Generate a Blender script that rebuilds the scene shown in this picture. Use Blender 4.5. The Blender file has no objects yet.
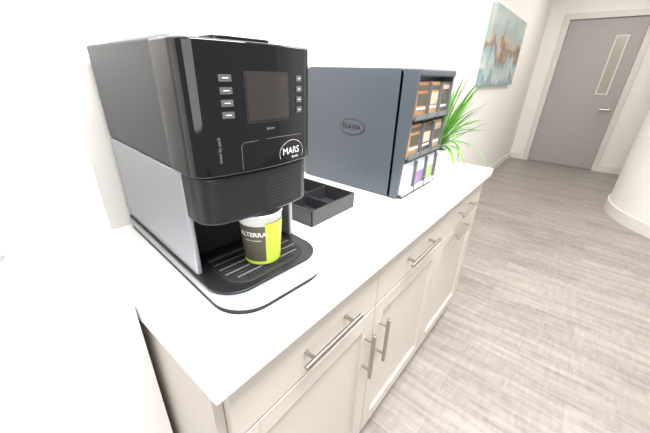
import bpy, bmesh, random
from math import *
from mathutils import Vector, Matrix
random.seed(4)
S=bpy.context.scene
COL=S.collection
# ---------------------------------------------------------------- materials
def mat(name,col,rough=.5,metal=0,spec=.5,coat=0,bump=0,bscale=200,alpha=1,trans=0,emis=0,var=0,vscale=5):
    m=bpy.data.materials.new(name);m.use_nodes=True
    nt=m.node_tree;b=nt.nodes['Principled BSDF']
    b.inputs['Base Color'].default_value=(*col,1);b.inputs['Roughness'].default_value=rough
    b.inputs['Metallic'].default_value=metal;b.inputs['Specular IOR Level'].default_value=spec
    b.inputs['Coat Weight'].default_value=coat;b.inputs['Coat Roughness'].default_value=.03
    b.inputs['Transmission Weight'].default_value=trans
    if emis:
        b.inputs['Emission Color'].default_value=(*col,1);b.inputs['Emission Strength'].default_value=emis
    tc=nt.nodes.new('ShaderNodeTexCoord')
    n=nt.nodes.new('ShaderNodeTexNoise');n.inputs['Scale'].default_value=vscale
    nt.links.new(tc.outputs['Object'],n.inputs['Vector'])
    if var:
        r=nt.nodes.new('ShaderNodeMapRange');r.inputs[3].default_value=1-var;r.inputs[4].default_value=1+var
        nt.links.new(n.outputs[0],r.inputs[0])
        mx=nt.nodes.new('ShaderNodeVectorMath');mx.operation='SCALE';mx.inputs[0].default_value=col
        nt.links.new(r.outputs[0],mx.inputs['Scale']);nt.links.new(mx.outputs[0],b.inputs['Base Color'])
    if bump:
        n2=nt.nodes.new('ShaderNodeTexNoise');n2.inputs['Scale'].default_value=bscale
        nt.links.new(tc.outputs['Object'],n2.inputs['Vector'])
        bp=nt.nodes.new('ShaderNodeBump');bp.inputs['Strength'].default_value=bump;bp.inputs['Distance'].default_value=.002
        nt.links.new(n2.outputs[0],bp.inputs['Height']);nt.links.new(bp.outputs[0],b.inputs['Normal'])
    return m
M_wall=mat('wall_paint',(.88,.86,.83),.75,bump=.05,bscale=300,var=.01)
M_ceil=mat('ceiling_paint',(.85,.85,.84),.8,bump=.05)
M_trim=mat('trim_paint',(.80,.77,.74),.4,var=.01)
M_cab=mat('cabinet_paint',(.64,.585,.52),.42,var=.012,vscale=3)
M_cabdark=mat('cabinet_shadow_gap',(.22,.19,.17),.8)
M_quartz=mat('quartz_top',(.92,.92,.92),.2,var=.015,vscale=60)
M_nickel=mat('brushed_nickel',(.46,.435,.41),.3,metal=1)
M_gloss=mat('gloss_black_plastic',(.004,.004,.005),.06,coat=.2)
M_black=mat('satin_black_plastic',(.013,.013,.015),.33)
M_matte=mat('matte_black',(.012,.012,.012),.6)
M_side=mat('textured_charcoal',(.05,.057,.067),.42,bump=.5,bscale=700)
M_silver=mat('silver_plastic',(.43,.45,.48),.36,metal=.4,bump=.1,bscale=900)
M_slate=mat('slate_plastic',(.075,.088,.107),.34,bump=.2,bscale=500)
M_slate2=mat('slate_plastic_dark',(.038,.044,.054),.38)
M_screen=mat('screen_glass',(.03,.024,.022),.12,coat=.3)
M_btn=mat('button_grey',(.10,.10,.105),.3)
M_dot=mat('perforation_dot',(.05,.05,.052),.5)
M_white=mat('white_print',(.85,.85,.85),.5)
M_greyprint=mat('grey_print',(.2,.2,.21),.5)
M_door=mat('door_laminate',(.40,.375,.375),.5,var=.02)
M_frame=mat('door_frame_paint',(.72,.68,.64),.45)
M_glass=mat('door_glass',(.42,.40,.34),.15)
M_leaf=mat('leaf_green',(.15,.40,.05),.45,var=.35,vscale=12)
M_pot=mat('pot_ceramic',(.8,.8,.78),.3)
M_soil=mat('soil',(.05,.035,.02),.9,var=.3,vscale=60)
M_lime=mat('cup_lime',(.50,.64,.05),.5)
M_cupdark=mat('cup_brown',(.085,.075,.05),.5)
M_cupwhite=mat('cup_white',(.85,.84,.78),.5)
M_clear=mat('clear_bin_plastic',(.12,.13,.14),.12)

def floor_mat():
    m=bpy.data.materials.new('vinyl_plank');m.use_nodes=True
    nt=m.node_tree;N=nt.nodes;L=nt.links;b=N['Principled BSDF']
    tc=N.new('ShaderNodeTexCoord')
    br=N.new('ShaderNodeTexBrick');br.offset=.37
    br.inputs['Color1'].default_value=(.3,.3,.3,1);br.inputs['Color2'].default_value=(.7,.7,.7,1)
    br.inputs['Mortar'].default_value=(.12,.12,.12,1)
    br.inputs['Scale'].default_value=1;br.inputs['Mortar Size'].default_value=.0013
    br.inputs['Brick Width'].default_value=1.22;br.inputs['Row Height'].default_value=.16
    L.new(tc.outputs['Object'],br.inputs['Vector'])
    def noise(sx,sy,sc,det=6):
        mp=N.new('ShaderNodeMapping');mp.inputs['Scale'].default_value=(sx,sy,1)
        L.new(tc.outputs['Object'],mp.inputs['Vector'])
        n=N.new('ShaderNodeTexNoise');n.inputs['Scale'].default_value=sc;n.inputs['Detail'].default_value=det;n.inputs['Roughness'].default_value=.65
        L.new(mp.outputs[0],n.inputs['Vector']);return n
    n1=noise(1,8,2.8);n2=noise(6,1.2,8);n3=noise(1,24,5)
    def math(op,a,b_):
        q=N.new('ShaderNodeMath');q.operation=op
        for i,s in enumerate((a,b_)):
            if isinstance(s,(int,float)):q.inputs[i].default_value=s
            else:L.new(s,q.inputs[i])
        return q.outputs[0]
    s=math('ADD',math('MULTIPLY',n1.outputs[0],.52),math('MULTIPLY',n2.outputs[0],.28))
    s=math('ADD',s,math('MULTIPLY',n3.outputs[0],.32))
    s=math('ADD',s,math('MULTIPLY',br.outputs[0],.24))
    r=N.new('ShaderNodeValToRGB');r.color_ramp.elements[0].position=.48;r.color_ramp.elements[0].color=(.185,.158,.138,1)
    r.color_ramp.elements[1].position=.92;r.color_ramp.elements[1].color=(.50,.462,.43,1)
    L.new(s,r.inputs[0]);L.new(r.outputs[0],b.inputs['Base Color'])
    b.inputs['Roughness'].default_value=.38
    return m
M_floor=floor_mat()

def paint_mat():
    m=bpy.data.materials.new('abstract_painting');m.use_nodes=True
    nt=m.node_tree;N=nt.nodes;L=nt.links;b=N['Principled BSDF']
    tc=N.new('ShaderNodeTexCoord');sp=N.new('ShaderNodeSeparateXYZ');L.new(tc.outputs['Object'],sp.inputs[0])
    n=N.new('ShaderNodeTexNoise');n.inputs['Scale'].default_value=2.6;n.inputs['Detail'].default_value=8;n.inputs['Distortion'].default_value=1.2
    L.new(tc.outputs['Object'],n.inputs['Vector'])
    a=N.new('ShaderNodeMath');a.operation='MULTIPLY_ADD';L.new(sp.outputs[2],a.inputs[0]);a.inputs[1].default_value=.95;a.inputs[2].default_value=.17
    c=N.new('ShaderNodeMath');c.operation='MULTIPLY_ADD';L.new(n.outputs[0],c.inputs[0]);c.inputs[1].default_value=.75;L.new(a.outputs[0],c.inputs[2])
    r=N.new('ShaderNodeValToRGB');e=r.color_ramp.elements
    e[0].position=0.12;e[0].color=(.36,.42,.42,1);e[1].position=1;e[1].color=(.22,.38,.42,1)
    for p,cc in((.25,(.20,.34,.37,1)),(.34,(.55,.58,.56,1)),(.44,(.28,.42,.44,1)),(.53,(.28,.17,.10,1)),(.6,(.50,.44,.34,1)),(.70,(.34,.46,.47,1)),(.86,(.50,.53,.50,1))):
        x=e.new(p);x.color=cc
    L.new(c.outputs[0],r.inputs[0]);L.new(r.outputs[0],b.inputs['Base Color']);b.inputs['Roughness'].default_value=.6
    return m
M_paint=paint_mat()

# ---------------------------------------------------------------- helpers
def obj(name,me,m=None,parent=None,smooth=False):
    o=bpy.data.objects.new(name,me);COL.objects.link(o)
    if m:me.materials.append(m)
    if parent:o.parent=parent
    if smooth:
        for p in me.polygons:p.use_smooth=True
    return o
def empty(name,loc=(0,0,0),rz=0):
    e=bpy.data.objects.new(name,None);COL.objects.link(e);e.location=loc;e.rotation_euler=(0,0,rz);e.empty_display_size=.05;return e
def bev(o,w,seg=3):
    if w:
        b=o.modifiers.new('b','BEVEL');b.width=w;b.segments=seg;b.limit_method='ANGLE';b.angle_limit=radians(40)
        for p in o.data.polygons:p.use_smooth=True
        wn=o.modifiers.new('wn','WEIGHTED_NORMAL');wn.keep_sharp=False
def box(name,a,b,m,parent=None,bevel=0,seg=3):
    bm=bmesh.new();bmesh.ops.create_cube(bm,size=1)
    for v in bm.verts:
        v.co=Vector([(a[i]+b[i])/2+v.co[i]*(b[i]-a[i]) for i in range(3)])
    me=bpy.data.meshes.new(name);bm.to_mesh(me);bm.free()
    o=obj(name,me,m,parent);bev(o,bevel,seg);return o
def prism(name,pts,z0,z1,m,parent=None,bevel=0,seg=3):
    bm=bmesh.new()
    lo=[bm.verts.new((x,y,z0)) for x,y in pts];hi=[bm.verts.new((x,y,z1)) for x,y in pts]
    bm.faces.new(lo[::-1]);bm.faces.new(hi)
    n=len(pts)
    for i in range(n):bm.faces.new((lo[i],lo[(i+1)%n],hi[(i+1)%n],hi[i]))
    bmesh.ops.recalc_face_normals(bm,faces=bm.faces)
    me=bpy.data.meshes.new(name);bm.to_mesh(me);bm.free()
    o=obj(name,me,m,parent);bev(o,bevel,seg);return o
def rrect(x0,y0,x1,y1,r,seg=8):
    rs=r if isinstance(r,(list,tuple)) else [r]*4   # (x0y0,x1y0,x1y1,x0y1)
    P=[]
    for (cx,cy,sx,sy,a0),rr in zip(((x0,y0,1,1,180),(x1,y0,-1,1,270),(x1,y1,-1,-1,0),(x0,y1,1,-1,90)),rs):
        if rr<=0:P.append((cx,cy));continue
        for i in range(seg+1):
            a=radians(a0+90*i/seg);P.append((cx+sx*rr+rr*cos(a),cy+sy*rr+rr*sin(a)))
    return P
def lathe(name,prof,m,parent=None,seg=48,loc=(0,0,0)):
    bm=bmesh.new();rings=[]
    for r,z in prof:
        rings.append([bm.verts.new((max(r,1e-5)*cos(2*pi*i/seg),max(r,1e-5)*sin(2*pi*i/seg),z)) for i in range(seg)])
    for a,b in zip(rings,rings[1:]):
        for i in range(seg):bm.faces.new((a[i],a[(i+1)%seg],b[(i+1)%seg],b[i]))
    bmesh.ops.remove_doubles(bm,verts=bm.verts,dist=2e-5)
    bmesh.ops.recalc_face_normals(bm,faces=bm.faces)
    me=bpy.data.meshes.new(name);bm.to_mesh(me);bm.free()
    o=obj(name,me,m,parent,True);o.location=loc;return o
def rod(name,a,b,r,m,parent=None,seg=16):
    a=Vector(a);b=Vector(b);d=b-a
    bm=bmesh.new();bmesh.ops.create_cone(bm,cap_ends=True,segments=seg,radius1=r,radius2=r,depth=d.length)
    q=d.to_track_quat('Z','Y').to_matrix().to_4x4();q.translation=(a+b)/2
    bmesh.ops.transform(bm,matrix=q,verts=bm.verts)
    me=bpy.data.meshes.new(name);bm.to_mesh(me);bm.free()
    o=obj(name,me,m,parent);bev(o,r*.25,2);return o
def textmesh(body,size,bold=0):
    cu=bpy.data.curves.new('t','FONT');cu.body=body;cu.size=size;cu.align_x='CENTER';cu.align_y='CENTER';cu.offset=bold;cu.resolution_u=3
    t=bpy.data.objects.new('t',cu);COL.objects.link(t)
    bpy.context.view_layer.update()
    me=bpy.data.meshes.new_from_object(t.evaluated_get(bpy.context.evaluated_depsgraph_get()))
    bpy.data.objects.remove(t);me.materials.clear();return me

# ---------------------------------------------------------------- camera (calibrated)
yaw,pit,rol=radians(39.062),radians(25.148),radians(1.638)
h=Vector((-sin(yaw),cos(yaw),0));zz=Vector((0,0,1));rt=Vector((cos(yaw),sin(yaw),0))
F=cos(pit)*h-sin(pit)*zz;U=sin(pit)*h+cos(pit)*zz
r2=cos(rol)*rt+sin(rol)*U;u2=-sin(rol)*rt+cos(rol)*U
cd=bpy.data.cameras.new('camera');cam=bpy.data.objects.new('camera',cd);COL.objects.link(cam)
mw=Matrix((r2,u2,-F)).transposed().to_4x4();mw.translation=(.935,-.126,1.321);cam.matrix_world=mw
cd.sensor_width=36;cd.lens=306.64/650*36;cd.clip_start=.02;S.camera=cam

# ---------------------------------------------------------------- room
E=6.353;CH=2.65;XR=4.2;YB=-2.2
box('floor',(-.15,YB,-.06),(XR,E+.15,0),M_floor)
box('ceiling',(-.15,YB,CH),(XR,E+.15,CH+.1),M_ceil)
box('wall_left',(-.15,-.12,0),(0,E+.15,CH),M_wall)
prism('wall_near',[(-.15,YB),(.385,YB),(.385,-.004),(-.15,-.004)],0,CH,M_wall)
DX0,DX1,DZ=.290,1.188,2.126
bm=bmesh.new()
def addbox(bm,a,b):
    r=bmesh.ops.create_cube(bm,size=1)
    for v in r['verts']:v.co=Vector([(a[i]+b[i])/2+v.co[i]*(b[i]-a[i]) for i in range(3)])
addbox(bm,(0,E,0),(DX0-.005,E+.15,CH));addbox(bm,(DX1+.005,E,0),(XR,E+.15,CH));addbox(bm,(DX0-.005,E,DZ+.005),(DX1+.005,E+.15,CH))
me=bpy.data.meshes.new('wall_end');bm.to_mesh(me);bm.free();obj('wall_end',me,M_wall)
box('baseboard_left',(0,1.60,0),(.014,E,.10),M_trim,bevel=.004)
box('baseboard_end',(.014,E-.014,0),(DX0-.10,E,.10),M_trim,bevel=.004)
box('baseboard_end_right',(DX1+.10,E-.014,0),(XR,E,.10),M_trim,bevel=.004)
cx,cy,R=2.27,4.45,.90
pts=[]
for i in range(65):
    a=radians(90+ 180*i/64);pts.append((cx+R*cos(a),cy+R*sin(a)))
pts+= [(XR,cy-R),(XR,cy+R)]
o=prism('wall_curved',pts,0,CH,M_wall)
pb=[]
for i in range(65):
    a=radians(90+180*i/64);pb.append((cx+(R+.014)*cos(a),cy+(R+.014)*sin(a)))
inner=[(cx+(R-.002)*cos(radians(90+180*i/64)),cy+(R-.002)*sin(radians(90+180*i/64))) for i in range(65)][::-1]
pb=pb+[(XR,cy-R-.014),(XR,cy-R+.002)]+inner
o=prism('baseboard_curved',pb,0,.115,M_trim)
# door
dr=empty('door_1',(DX0,E,0))
box('leaf',(0.003,.02,.006),(DX1-DX0-.003,.062,DZ-.003),M_door,dr,.002)
wx0,wx1,wz0,wz1=.615,.725,1.14,1.89
box('vision_glass',(wx0,.012,wz0),(wx1,.0195,wz1),M_glass,dr)
for n,a,b in(('stop_l',(wx0-.02,.006,wz0-.02),(wx0,.022,wz1+.02)),('stop_r',(wx1,.006,wz0-.02),(wx1+.02,.022,wz1+.02)),('stop_b',(wx0,.006,wz0-.02),(wx1,.022,wz0)),('stop_t',(wx0,.006,wz1),(wx1,.022,wz1+.02))):
    box(n,a,b,M_frame,dr,.003)
lz=.92
rod('lever_rose',(.83,.02,lz),(.83,.008,lz),.028,M_nickel,dr)
rod('lever_neck',(.83,.01,lz),(.83,-.045,lz),.011,M_nickel,dr)
rod('lever',(.838,-.042,lz),(.71,-.042,lz),.013,M_nickel,dr)
rod('lock_rose',(.83,.02,lz+.12),(.83,.008,lz+.12),.02,M_nickel,dr)
tf=empty('trim_1',(0,0,0))
fw=.075
box('jamb_left',(DX0-fw,E-.02,0),(DX0,E+.14,DZ+.0),M_frame,tf,.004)
box('jamb_right',(DX1,E-.02,0),(DX1+fw,E+.14,DZ+.0),M_frame,tf,.004)
box('head',(DX0-fw,E-.02,DZ),(DX1+fw,E+.14,DZ+fw),M_frame,tf,.004)

# painting
pe=empty('wall_painting',(0,3.97,1.579))
box('canvas',(.0005,-.71,-.335),(.04,.71,.335),M_paint,pe,.004)
# outlet
oe=empty('wall_outlet',(.386,-.160,1.150))
box('plate',(0,-.035,-.06),(.006,.035,.06),M_trim,oe,.002)
for s in(-.025,.025):box('socket',(.006,-.016,s-.014),(.008,.016,s+.014),M_white,oe,.001)

# ---------------------------------------------------------------- cabinet
T=.91;Lc=1.559;D=.64
cab=empty('base_cabinet')
box('countertop',(.002,0,T-.034),(D,Lc,T),M_quartz,cab,.003)
zt=T-.034
box('carcass',(.002,.012,.10),(.595,Lc-.012,zt),M_cab,cab,.001)
box('toe_kick',(.002,.02,0),(.54,Lc-.02,.10),M_cab,cab)
box('end_panel_foot',(.002,.012,0),(.54,.02,.10),M_cab,cab)
x0,x1=.5955,.616
def shaker(name,y0,y1,z0,z1):
    fr=.055
    box(name+'_panel',(x0,y0+.004,z0+.004),(x1-.010,y1-.004,z1-.004),M_cab,cab)
    box(name+'_stile_a',(x0,y0,z0),(x1,y0+fr,z1),M_cab,cab,.0015)
    box(name+'_stile_b',(x0,y1-fr,z0),(x1,y1,z1),M_cab,cab,.0015)
    box(name+'_rail_a',(x0,y0+fr,z0),(x1,y1-fr,z0+fr),M_cab,cab,.0015)
    box(name+'_rail_b',(x0,y0+fr,z1-fr),(x1,y1-fr,z1),M_cab,cab,.0015)
box('gap_shade_sheet',(.595,.03,.11),(.5958,Lc-.03,zt-.012),M_cabdark,cab)  # thin dark sheet, its colour stands in for shade in the gaps between fronts
ys=[.028,.512,1.022,Lc-.028]
def pull(name,a,b):
    a=Vector(a);b=Vector(b);d=(b-a).normalized()
    rod(name+'_bar',a,b,.006,M_nickel,cab)
    for k,p in enumerate((a+d*.03,b-d*.03)):
        rod(name+'_post_%d'%k,p,(x1-.002,p.y,p.z),.0048,M_nickel,cab)
for i in range(3):
    a,b=ys[i]+.0025,ys[i+1]-.0025
    box('drawer_%d'%i,(x0,a,.716),(x1,b,.860),M_cab,cab,.0025)
    shaker('door_%d'%i,a,b,.112,.710)
hx=.645
pull('pull_a',(hx,.185,.785),(hx,.385,.785))
pull('pull_b',(hx,.668,.785),(hx,.896,.785))
pull('pull_c',(hx,1.16,.785),(hx,1.37,.785))
pull('pull_d',(hx,1.16,.678),(hx,1.37,.678))
pull('pull_e',(hx,.47,.475),(hx,.47,.650))
pull('pull_f',(hx,.553,.475),(hx,.553,.650))

# ---------------------------------------------------------------- coffee machine
cm=empty('coffee_machine',(.020,.132,T),radians(-3.8))
W=.252
FD=.468
def fd(w):   # bowed front
    return FD+.018*(1-((w-W/2)/(W/2))**2)
def outline(d0,off=0,cr=.036):
    P=[(d0,-off)];n=10;c=cr
    a0=fd(c)+off
    for i in range(n+1):
        t=pi/2*i/n
        P.append((a0-c+c*sin(t),-off+(c+off)*(1-cos(t))))
    for i in range(1,14):
        w=c+(W-2*c)*i/14;P.append((fd(w)+off,w))
    for i in range(n+1):
        t=pi/2*(1-i/n)
        P.append((a0-c+c*sin(t),W+off-(c+off)*(1-cos(t))))
    P.append((d0,W+off))
    return P
bw0,bw1=-.006,W+.002
prism('base_foot',rrect(0,bw0+.003,.541,bw1-.003,(.02,.072,.072,.02),12),0,.012,M_matte,cm)
prism('base_ring',rrect(-.005,bw0,.546,bw1,(.02,.075,.075,.02),12),.010,.033,M_silver,cm,.006)
prism('base_deck',rrect(-.003,bw0+.001,.512,bw1-.001,(.02,.06,.06,.02),12),.031,.038,M_black,cm,.002)
prism('drip_tray',rrect(.36,.03,.497,W-.03,(.01,.045,.045,.01),10),.034,.0405,M_matte,cm,.002)
for i in range(11):
    d=.370+i*.0110
    w_in=.036 if i<8 else .036+(i-7)**2*.0035
    box('drip_slat_%d'%i,(d,w_in,.0405),(d+.0045,W-w_in,.0435),M_btn if i%2 else M_black,cm,.001,2)
for k in(.07,.126,.18):box('drip_bar',(.365,k-.002,.039),(.484,k+.002,.042),M_black,cm)
SM=.250
box('body_core',(.01,.006,.034),(.335,W-.006,SM),M_matte,cm,.004)
for n,a,b in(('side_l',0,.012),('side_r',W-.012,W)):
    prism('silver_'+n,[(0,a),(.405,a),(.405,b),(0,b)],.036,SM,M_silver,cm,.004)
box('back_panel',(-.002,.004,.034),(.006,W-.004,.44),M_side,cm,.003)
prism('upper_shell',rrect(0,0,.405,W,(.012,0,0,.012)),SM+.002,.452,M_side,cm,.005)
prism('front_housing',outline(.380,.0018),SM+.001,.450,M_gloss,cm,.004)
prism('brew_module',outline(.370,-.003,.045),.162,SM,M_black,cm,.006)
lathe('spout',[(0,.161),(.014,.161),(.022,.163),(.026,.17)],M_matte,cm,loc=(.40,W/2,0))
prism('top_lid',rrect(.09,.02,.40,W-.02,.02),.449,.460,M_silver,cm,.003)
prism('lid_latch',rrect(.33,.07,.44,W-.07,.012),.450,.459,M_gloss,cm,.002)
def patch(name,w0,w1,z0,z1,off,m,thick=.001):
    bm=bmesh.new();n=10;fr=[];bk=[]
    for i in range(n+1):
        w=w0+(w1-w0)*i/n
        fr.append([bm.verts.new((fd(w)+off,w,z)) for z in(z0,z1)]);bk.append([bm.verts.new((fd(w)+off-thick,w,z)) for z in(z0,z1)])
    for i in range(n):
        bm.faces.new((fr[i][0],fr[i+1][0],fr[i+1][1],fr[i][1]));bm.faces.new((bk[i][0],bk[i][1],bk[i+1][1],bk[i+1][0]))
        bm.faces.new((fr[i][1],fr[i+1][1],bk[i+1][1],bk[i][1]));bm.faces.new((fr[i][0],bk[i][0],bk[i+1][0],fr[i+1][0]))
    bm.faces.new((fr[0][0],fr[0][1],bk[0][1],bk[0][0]));bm.faces.new((fr[n][0],bk[n][0],bk[n][1],fr[n][1]))
    bmesh.ops.recalc_face_normals(bm,faces=bm.faces)
    me=bpy.data.meshes.new(name);bm.to_mesh(me);bm.free();return obj(name,me,m,cm)
def ftext(name,body,size,w,z,m,off=.003,rot=0,bold=0):
    me=textmesh(body,size,bold)
    for v in me.vertices:
        x,y=v.co.x,v.co.y
        x,y=x*cos(rot)-y*sin(rot),x*sin(rot)+y*cos(rot)
        v.co=(fd(w+x)+off,w+x,z+y)
    return obj(name,me,m,cm)
patch('screen_bezel',.090,.180,.332,.410,.0024,M_matte)
patch('screen',.093,.177,.336,.406,.0032,M_screen)
for i in range(4):
    z=.400-i*.0175
    patch('button_l%d'%i,.050,.069,z-.0048,z+.0048,.0035,M_btn,.003);patch('button_r%d'%i,.200,.214,z-.0048,z+.0048,.0035,M_btn,.003)
    patch('mark_l%d'%i,.055,.064,z-.0006,z+.0006,.0042,M_white);patch('mark_r%d'%i,.204,.210,z-.0006,z+.0006,.0042,M_white)
ftext('label_text','MARS',.018,.183,.275,M_white)
ftext('label_small','drinks',.0075,.193,.263,M_white)
ftext('screen_text','brew',.008,.135,.322,M_greyprint)
ftext('side_text','brew by pack',.0075,.040,.295,M_greyprint,rot=pi/2)
def strip(name,pts,wd,m,off=.0030):
    bm=bmesh.new();prev=None
    for i,(w,z) in enumerate(pts):
        a=pts[max(i-1,0)];b=pts[min(i+1,len(pts)-1)];t=Vector((b[0]-a[0],b[1]-a[1])).normalized();nx,ny=-t.y*wd/2,t.x*wd/2
        q=[bm.verts.new((fd(w+s*nx)+off,w+s*nx,z+s*ny)) for s in(-1,1)]
        if prev:bm.faces.new((prev[0],q[0],q[1],prev[1]))
        prev=q
    me=bpy.data.meshes.new(name);bm.to_mesh(me);bm.free();return obj(name,me,m,cm)
strip('label_oval',[(.185+.032*cos(radians(a)),.271+.024*sin(radians(a))) for a in range(-25,200,8)],.0006,M_white)
strip('label_frame',[(.212,.303),(.15,.305),(.082,.303),(.076,.298),(.076,.258)],.0006,M_greyprint)
bm=bmesh.new()
for i in range(11):
    for j in range(9):
        w=.128+i*.0075;z=.18+j*.0068
        bmesh.ops.create_circle(bm,cap_ends=True,segments=8,radius=.0017,matrix=Matrix.Translation((fd(w)-.0023,w,z))@Matrix.Rotation(pi/2,4,'Y'))
me=bpy.data.meshes.new('perforations');bm.to_mesh(me);bm.free();obj('perforations',me,M_dot,cm)

# ---------------------------------------------------------------- paper cup
cup=empty('paper_cup',(.472,.233,T+.0438),radians(4))
def cr(z):return .0365+(.0445-.0365)*z/.112
def sector(name,a0,a1,z0,z1,m,off=0):
    bm=bmesh.new();n=max(2,int(abs(a1-a0)/6));A=[]
    for i in range(n+1):
        a=radians(a0+(a1-a0)*i/n);A.append([bm.verts.new(((cr(z)+off)*cos(a),(cr(z)+off)*sin(a),z)) for z in(z0,z1)])
    for i in range(n):bm.faces.new((A[i][0],A[i+1][0],A[i+1][1],A[i][1]))
    me=bpy.data.meshes.new(name);bm.to_mesh(me);bm.free();o=obj(name,me,m,cup,True);return o
lathe('body',[(0,.004),(.0365,.004),(.0365,0),(cr(.005),.005),(cr(.112),.112),(cr(.112)+.0015,.1125),(cr(.112)+.0015,.1155),(cr(.112)-.001,.1155),(cr(.112)-.0015,.11),(.035,.006),(0,.006)],M_cupwhite,cup)
sector('wrap_dark',0,360,.010,.092,M_cupdark,.0005)
sector('wrap_lime',-32,60,.003,.097,M_lime,.001)
sector('band_lime',-140,-32,.003,.010,M_lime,.001)
me=textmesh('ALTERRA',.0135,.0003)
for v in me.vertices:
    a=radians(-68)+v.co.x/.041;z=.074+v.co.y;v.co=((cr(z)+.0016)*cos(a),(cr(z)+.0016)*sin(a),z)
obj('logo_text',me,M_cupwhite,cup)
me=textmesh('coffee roasters',.006)
for v in me.vertices:
    a=radians(-68)+v.co.x/.041;z=.061+v.co.y;v.co=((cr(z)+.0016)*cos(a),(cr(z)+.0016)*sin(a),z)
obj('logo_small',me,M_cupwhite,cup)

# ---------------------------------------------------------------- organizer tray
tr=empty('condiment_tray',(.15,.468,T))
tw,td,th=.255,.212,.052
M_tray=mat('tray_plastic',(.032,.034,.038),.35)
box('bottom',(0,0,0),(tw,td,.004),M_tray,tr,.001)
t=.0045
for n,a,b in(('wall_a',(0,0,.003),(tw,t,th)),('wall_b',(0,td-t,.003),(tw,td,th)),('wall_c',(0,0,.003),(t,td,th)),('wall_d',(tw-t,0,.003),(tw,td,th)),
    ('divider_a',(.13,t,.003),(.134,td-t,th-.004)),('divider_b',(0,.104,.003),(.134,.108,th-.004)),('divider_c',(.134,.104,.003),(tw,.108,th-.012))):
    box(n,a,b,M_tray,tr,.0015,2)

# ---------------------------------------------------------------- pack dispenser
dp=empty('coffee_pack_dispenser',(.033,.839,T))
dw,dd,dh=.308,.467,.430
def xzprism(name,pts,y0,y1,m,parent,bevel=0):
    o=prism(name,pts,y0,y1,m,parent,bevel,4)
    for v in o.data.vertices:v.co=Vector((v.co.x,v.co.z,v.co.y))
    bm=bmesh.new();bm.from_mesh(o.data);bmesh.ops.recalc_face_normals(bm,faces=bm.faces);bm.to_mesh(o.data);bm.free()
    return o
prof=rrect(0,.0,dd-.045,dh,(.012,.004,.018,.03),8)
xzprism('shell',prof,0,dw,M_slate,dp,.007)
sidep=[(dd-.06,.004),(dd-.02,.004),(dd-.006,dh*.5),(dd+.004,dh-.03),(dd+.006,dh-.004),(dd-.06,dh-.002)]
xzprism('side_front_a',sidep,0,.011,M_slate,dp,.002)
xzprism('side_front_b',sidep,dw-.011,dw,M_slate,dp,.002)
box('top_cap',(dd-.055,.001,dh-.022),(dd+.010,dw-.001,dh-.0005),M_slate,dp,.006)
packcols=[[(.40,.19,.07),(.48,.28,.13),(.11,.07,.045)],[(.42,.25,.11),(.10,.065,.045),(.46,.32,.16)],[(.80,.80,.82),(.34,.16,.42),(.42,.6,.2)]]
PM={}
def pm(c):
    if c not in PM:PM[c]=mat('pack_%d'%len(PM),c,.35,var=.3,vscale=50)
    return PM[c]
cw=(dw-.022)/3
for r in range(3):
    z0=dh-.026-(r+1)*.132
    for c in range(3):
        y0=.011+c*cw
        xf=dd-.002-r*.005
        e='bin_%d%d'%(r,c)
        box(e+'_floor',(dd-.05,y0,z0),(xf+.008,y0+cw-.002,z0+.004),M_slate2,dp)
        box(e+'_rib',(dd-.05,y0+cw-.004,z0),(xf+.010,y0+cw,z0+.118),M_clear,dp,.001)
        col=packcols[r][c]
        if r<2:
            box(e+'_pack',(dd-.045,y0+.003,z0+.004),(xf,y0+cw-.006,z0+.122),pm(col),dp,.004)
            box(e+'_label',(xf,y0+.012,z0+.050),(xf+.0015,y0+cw-.016,z0+.086),M_cupdark if c!=1 else pm((.58,.49,.36)),dp)
            box(e+'_band',(xf,y0+.010,z0+.096),(xf+.0015,y0+cw-.014,z0+.110),pm((.50,.40,.26)) if c==2 else M_cupdark,dp)
            box(e+'_stripe',(xf,y0+.012,z0+.036),(xf+.0016,y0+cw-.016,z0+.043),M_white,dp)
            box(e+'_lip',(xf+.003,y0+.002,z0),(xf+.008,y0+cw-.004,z0+.022),M_clear,dp,.001)
        else:
            box(e+'_pack',(dd-.045,y0+.003,z0+.004),(xf,y0+cw-.006,z0+.122),pm((.70,.70,.73)),dp,.004)
            box(e+'_label',(xf,y0+.010,z0+.022),(xf+.0015,y0+cw-.014,z0+.072),pm([(.42,.40,.50),(.24,.12,.30),(.28,.45,.12)][c]),dp)
            box(e+'_lip',(xf+.003,y0+.002,z0),(xf+.007,y0+cw-.004,z0+.02),M_white,dp,.001)
bx=.235
def oval(name,ax,az,y0,y1,m):
    return xzprism(name,[(bx+ax*cos(2*pi*i/40),.232+az*sin(2*pi*i/40)) for i in range(40)],y0,y1,m,dp,.0008)
oval('badge_rim',.056,.029,-.003,.001,M_slate2)
oval('badge_face',.051,.0245,-.004,.001,M_slate)
me=textmesh('FLAVIA',.026,.0006)
for v in me.vertices:v.co=(bx+v.co.x,-.0046,.232+v.co.y)
obj('badge_text',me,M_matte,dp)

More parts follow.
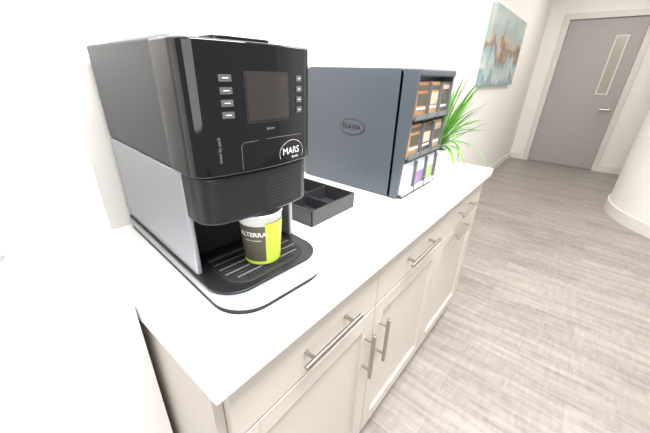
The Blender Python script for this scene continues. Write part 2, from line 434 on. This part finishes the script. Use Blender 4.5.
# ---------------------------------------------------------------- potted plant
pl=empty('potted_plant',(.40,1.345,T))
lathe('pot',[(0,0),(.045,0),(.05,.004),(.062,.09),(.066,.1),(.061,.1),(.057,.088),(0,.086)],M_pot,pl)
lathe('soil',[(0,.09),(.058,.09)],M_soil,pl)
bm=bmesh.new()
for k in range(56):
    az=random.uniform(0,2*pi) if k<36 else random.uniform(-.9,1.4)
    ln=random.uniform(.22,.37) if k<36 else random.uniform(.20,.31)
    lean=random.uniform(.15,.8) if k<36 else random.uniform(.6,1.7)
    wd=random.uniform(.008,.014);droop=random.uniform(.1,1.1)
    dirv=Vector((cos(az),sin(az),0));side=Vector((-sin(az),cos(az),0))
    p=Vector((cos(az)*.015,sin(az)*.015,.088));ang=pi/2-lean*.5;prev=None;n=12
    for i in range(n+1):
        tt=i/n;w=wd*(.55+1.2*tt)*(1-tt)**.6 if i<n else 0
        w=max(w,.0004)
        up=Vector((0,0,1))*cos(ang)-dirv*sin(ang)
        q=[bm.verts.new(p+side*w),bm.verts.new(p-up*(.35*w)),bm.verts.new(p-side*w)]
        if prev:
            for j in(0,1):bm.faces.new((prev[j],prev[j+1],q[j+1],q[j]))
        prev=q
        p=p+(dirv*cos(ang)+Vector((0,0,1))*sin(ang))*(ln/n);ang-=droop*lean*1.6/n
me=bpy.data.meshes.new('leaves');bm.to_mesh(me);bm.free()
for v in me.vertices:
    if v.co.y<-.175:v.co.y=-.175+(v.co.y+.175)*.05
    if v.co.x<-.38:v.co.x=-.38
obj('leaves',me,M_leaf,pl,True)

# ---------------------------------------------------------------- lights
w=bpy.data.worlds.new('world');S.world=w;w.use_nodes=True
bg=w.node_tree.nodes['Background'];bg.inputs[0].default_value=(.93,.97,1,1);bg.inputs[1].default_value=.50
def area(name,loc,sx,sy,e,rot=(0,0,0),col=(1,.98,.95)):
    l=bpy.data.lights.new(name,'AREA');l.shape='RECTANGLE';l.size=sx;l.size_y=sy;l.energy=e;l.color=col
    o=bpy.data.objects.new(name,l);COL.objects.link(o);o.location=loc;o.rotation_euler=rot;return o
M_em=mat('light_diffuser',(1,.98,.95),.5,emis=3)
for i,(x,y,e,c) in enumerate(((1.1,.3,88,(1,.985,.965)),(1.2,2.4,34,(1,.97,.93)),(1.0,5.0,10,(1,.93,.84)))):
    p=empty('ceiling_light',(x,y,CH))
    box('panel',(-.3,-.6,-.012),(.3,.6,-.001),M_em,p)
    area('panel_lamp_%d'%i,(x,y,CH-.03),.6,1.2,e,col=c)
area('window_lamp',(2.6,-2.0,1.6),2.2,1.8,42,(radians(80),0,radians(35)),(.95,.98,1))
S.view_settings.view_transform='Standard'
S.view_settings.look='None'
